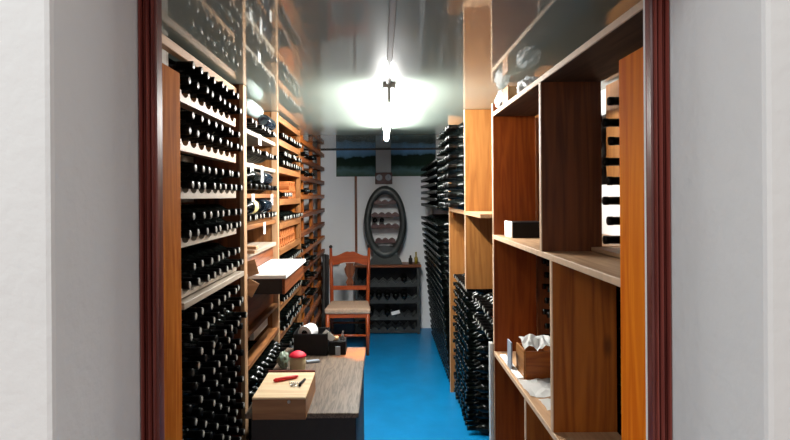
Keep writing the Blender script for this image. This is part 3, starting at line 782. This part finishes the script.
# crest rail with a double-arched outline
n = 24; topo = []; boto = []
for i in range(n + 1):
    t_ = -1 + 2 * i / n; x = cx + .205 * t_
    zt_ = .965 + .055 * (0.5 + .5 * math.cos(PI * min(1, abs(t_) * 1.15))) - .012 * math.exp(-(t_ / .1) ** 2)
    zb_ = .885 - .035 * abs(math.sin(PI * t_ * 1.0)) ** 1 * 0 + .022 * math.cos(PI * t_) - (.012 * math.exp(-(t_ / .25) ** 2))
    topo.append((x, zt_)); boto.append((x, zb_))
MB().prism(topo + boto[::-1], 'Y', cb + .045, cb + .068).part('crest_rail', 'chairwX', ch)
MB().prism([(cx - .20, .60), (cx + .20, .60), (cx + .20, .645), (cx - .20, .645)], 'Y', cb + .0, cb + .02).part('back_rail', 'chairwX', ch)
hw = [(.0, .030), (.15, .045), (.35, .022), (.55, .050), (.75, .060), (.9, .040), (1, .045)]
pr = [(cx + w_, .64 + .25 * t_) for t_, w_ in hw] + [(cx - w_, .64 + .25 * t_) for t_, w_ in reversed(hw)]
MB().prism(pr, 'Y', cb + .028, cb + .040).part('splat', 'brownZ', ch)

# dark box and boards near the chair
cb2 = thing('crate', (-.44, 6.5, 0), 'dark blue plastic crate on the floor behind the chair', 'crate')
B(-.60, -.335, 6.32, 6.70, .0, .28, bevel=.01).part('crate_body', 'bluebox', cb2)
B(-.605, -.330, 6.315, 6.705, .27, .30, bevel=.006).part('rim', 'bluebox', cb2)
MB().box(-.685, -.64, 6.2, 6.56, .0, .95, bevel=.01, rot=Matrix.Rotation(-.12, 4, 'X')).thing('dark_board', 'dark', 'dark board leaning by the end wall left of the chair', 'board')
MB().box(-.70, -.52, 6.68, 6.70, H(-.83), H(-.76), bevel=.003).thing('wall_plank', 'pineX', 'short pine plank fixed to the end wall left of the chair', 'plank')

# ------------------------------------------------------------------ low wine rack at the end wall, with the oval rack on it
lr = thing('wine_rack', (.05, 6.6, 0), 'low black stained rack with a brown top against the end wall', 'wine rack')
B(-.34, .455, 6.43, 6.74, .785, .815, bevel=.004).part('top_board', 'brownX', lr)
for x in (-.325, .405): B(x, x + .03, 6.46, 6.73, 0, .785).part('side', 'rackgrey', lr)
for i, z in enumerate((.60, .405, .21, .06)):
    pts = [(-.295, z - .045), (.405, z - .045)]
    for k in range(8):
        x1_ = .405 - .70 * k / 7.0
        pts.append((x1_, z + .035))
        if k < 7: pts.append((x1_ - .05, z - .012))
    MB().prism(pts, 'Y', 6.47, 6.49).part('notched_rail', 'rackgrey', lr)
    MB().prism(pts, 'Y', 6.70, 6.715).part('notched_rail', 'rackgrey', lr)
B(-.295, .405, 6.725, 6.735, 0, .785).part('back_panel', 'black', lr)
k_ = 0
for zi, (z, cols) in enumerate(((.60, (1,)), (.405, (1, 2, 3, 4, 5)), (.21, (3, 5)), )):
    for c_ in cols:
        x = .405 - .70 * (c_ + .5) / 7.0
        place_bottle('small', (x, 6.42, z + .045), '-y', 'dark bottle in the %s of the low black rack, %s slot from right' % (('top row', 'middle row', 'lower row')[zi], ORD[c_]), 'bottles in the low black rack', .003)
MB().box(.10, .20, 6.452, 6.456, .235, .275, rot=Matrix.Rotation(-.25, 4, 'Y')).thing('white_tag', 'paper', 'small white tag on the front of the low black rack', 'tag')
ov = thing('oval_wine_rack', (.036, 6.6, .8155), 'dark grey oval bottle rack standing on the low black rack', 'oval rack')
ox, oz = .036, 1.312
n = 48; A_, B_ = .25, .435; a_, b_ = .175, .335
rb = MB()
yf, yr = 6.49, 6.68
def ell(rx, rz, y, dz=0): return [rb.bm.verts.new((ox + rx * math.cos(2 * PI * k / n), y, oz + dz + rz * math.sin(2 * PI * k / n))) for k in range(n)]
loops = [ell(A_, B_, yr), ell(A_, B_, yf + .02), ell(A_ - .015, B_ - .015, yf), ell((A_ + a_) / 2, (B_ + b_) / 2, yf - .008), ell(a_ + .012, b_ + .012, yf), ell(a_, b_, yf + .02), ell(a_, b_, yr)]
for i in range(len(loops)):
    P, Q = loops[i], loops[(i + 1) % len(loops)]
    for k in range(n):
        f = rb.bm.faces.new((P[k], P[(k + 1) % n], Q[(k + 1) % n], Q[k])); f.smooth = True
rb.part('oval_frame', 'ovalgrey', ov)
base = [(-.20, .8157), (.20, .8157), (.185, .86), (.155, .90), (.145, .96), (.165, 1.02), (-.165, 1.02), (-.145, .96), (-.155, .90), (-.185, .86)]
MB().prism([(ox + x, z) for x, z in base], 'Y', 6.50, 6.69).part('pedestal', 'ovalgrey', ov)
MB().prism([(ox + .10 * math.cos(2 * PI * k / 24), .985 + .055 * math.sin(2 * PI * k / 24)) for k in range(24)], 'Y', 6.488, 6.50).part('medallion', 'rackgrey', ov)
for z, half in ((1.55, .13), (1.40, .165), (1.265, .165), (1.09, .12)):
    nn = 3 if half < .15 else 4
    pts = [(ox - half, z - .022), (ox + half, z - .022)]
    for i in range(nn * 6 + 1):
        t_ = i / (nn * 6)
        pts.append((ox + half - 2 * half * t_, z + .006 + .024 * abs(math.sin(PI * nn * t_))))
    MB().prism(pts, 'Y', 6.50, 6.525).part('scalloped_rail', 'maroon', ov)
    MB().prism(pts, 'Y', 6.655, 6.675).part('scalloped_rail', 'maroon', ov)
place_bottle('small', (ox - .04, 6.46, 1.336), '-y', 'dark bottle lying on the third rail of the oval rack', None, 0, .8)
place_bottle('small', (ox - .122, 6.47, 1.336), '-y', 'dark bottle at the left end of the third oval rack rail', None, 0, .8)
up = lambda x, y, z: Matrix.Translation((x, y, z)) @ Matrix.Rotation(-PI / 2, 4, 'Y')
MB().lathe([(0, .02), (.07, .022), (.09, .01), (.13, .009), (.14, .011)], up(.40, 6.55, .8155), 14).thing('small_bottle', 'gold', 'small yellowish bottle standing on the low rack right of the oval', 'bottle')
MB().lathe([(0, .024), (.06, .024), (.075, .012), (.10, .010)], up(.335, 6.56, .8155), 14).thing('small_bottle', 'dark', 'small dark bottle standing between oval rack and yellowish bottle', 'bottle')

# ------------------------------------------------------------------ end wall things
sc_ = YB
def print_thing(x0_, x1_, z0_, z1_, mat, label):
    o = thing('landscape_print', ((x0_ + x1_) / 2, sc_ - .012, z0_), label, 'picture', 'landscape prints under the ceiling')
    B(x0_, x1_, sc_ - .012, sc_ - .002, z0_, z1_).part('print', mat, o)
    B(x0_ - .004, x1_ + .004, sc_ - .002, sc_ - .0005, z0_ - .004, z1_).part('backing', 'black', o)
print_thing(-.555, -.075, H(.245), CEIL - .014, 'photo1', 'landscape print with hills and pale sky left of the grey duct')
print_thing(.115, .66, H(.245), CEIL - .014, 'photo2', 'dark green hill landscape print right of the grey duct')
B(-.072, .112, sc_ - .05, sc_ - .001, H(.29), CEIL - .014, bevel=.003).thing('wall_duct', 'duct', 'grey box duct between the two landscape prints', 'duct')
ga = thing('gauge_plaque', (.02, sc_ - .03, H(.145)), 'dark plaque with two round dials under the grey duct', 'gauge')
B(-.082, .128, sc_ - .03, sc_ - .001, H(.145), H(.288), bevel=.004).part('plaque', 'maroon', ga)
for x in (-.032, .078):
    dl = MB().lathe([(0, .038), (.008, .038), (.010, .034), (.010, 0)], Matrix.Translation((x, sc_ - .0302, H(.225))) @ Matrix.Rotation(-PI / 2, 4, 'Z'), 24, cap=False).part('dial', 'greycard', ga)
    MB().box(x - .0015, x + .0015, sc_ - .0415, sc_ - .0408, H(.222), H(.250)).part('needle', 'black', dl)
B(-.335, -.305, sc_ - .02, sc_ - .0005, .0, H(.242), bevel=.003).thing('wall_batten', 'brownZ', 'brown upright batten on the end wall behind the chair', 'batten')
pp = thing('wall_pipe', (.61, sc_ - .02, H(-.76)), 'pipe on the end wall right of the oval rack, white above', 'pipe')
MB().tube([(.61, sc_ - .02, H(-.25)), (.61, sc_ - .02, H(.24))], .018, 12).part('upper_pipe', 'whitepaint', pp)
MB().tube([(.61, sc_ - .02, H(-1.6)), (.61, sc_ - .02, H(-.2502))], .012, 12).part('lower_pipe', 'brownZ', pp, 'brown lower length')

# ------------------------------------------------------------------ lamp
LX, LY0, LY1 = .04, 2.78, 4.62
la = thing('ceiling_lamp', (LX, 3.85, CEIL), 'lit white fluorescent tube lamp fixed under the ceiling over the aisle', 'lamp')
B(LX - .03, LX + .03, LY0, LY1, CEIL - .030, CEIL - .0005, bevel=.004).part('housing', 'whitepaint', la)
for y0_, y1_ in ((LY0 - .008, LY0 + .03), (LY1 - .03, LY1 + .008)):
    B(LX - .010, LX + .010, y0_, y1_, CEIL - .104, CEIL - .0305, bevel=.003).part('lamp_holder', 'whitepaint', la)
MB().tube([(LX, LY0 + .03, CEIL - .098), (LX, (LY0 + LY1) / 2, CEIL - .098), (LX, LY1 - .03, CEIL - .098)], .019, 16).part('tube', 'tube', la)
B(LX - .014, LX + .006, 1.10, LY0 - .01, CEIL - .014, CEIL - .0005, bevel=.002).thing('cable_duct', 'duct', 'thin grey cable duct running along the ceiling to the lamp', 'cable duct')

# ------------------------------------------------------------------ light from outside the doorway
def area(name, loc, target, sx, sy, power, col):
    l = bpy.data.lights.new(name, 'AREA'); l.shape = 'RECTANGLE'; l.size = sx; l.size_y = sy; l.energy = power; l.color = col
    o = bpy.data.objects.new(name, l); C.objects.link(o); o.location = loc
    o.rotation_euler = (Vector(target) - Vector(loc)).to_track_quat('-Z', 'Y').to_euler()
    return o
area('outside_window_light', (-1.65, -1.1, 3.05), (.15, 1.6, 1.1), 0.9, 0.9, 34, (.92, .97, 1.0))
wd = bpy.data.worlds.new('World'); bpy.context.scene.world = wd; wd.use_nodes = True
bg = wd.node_tree.nodes['Background']; bg.inputs['Color'].default_value = (1.0, .965, .92, 1); bg.inputs['Strength'].default_value = 0.70

# ------------------------------------------------------------------ camera and view
cam = bpy.data.cameras.new('camera'); co = bpy.data.objects.new('camera', cam); C.objects.link(co)
co.location = (0, 0, EYE); co.rotation_euler = (PI / 2, 0.007, 0)
cam.sensor_width = 36; cam.lens = 550 / 790 * 36; cam.clip_start = 0.02
cam.shift_x = 13 / 790; cam.shift_y = -24 / 790
S = bpy.context.scene; S.camera = co
S.view_settings.view_transform = 'Standard'; S.view_settings.look = 'None'; S.view_settings.exposure = 0.0; S.view_settings.gamma = 1.0
S.view_settings.use_curve_mapping = False
S.cycles.use_denoising = True
S.cycles.max_bounces = 8; S.cycles.diffuse_bounces = 4; S.cycles.sample_clamp_indirect = 6.0
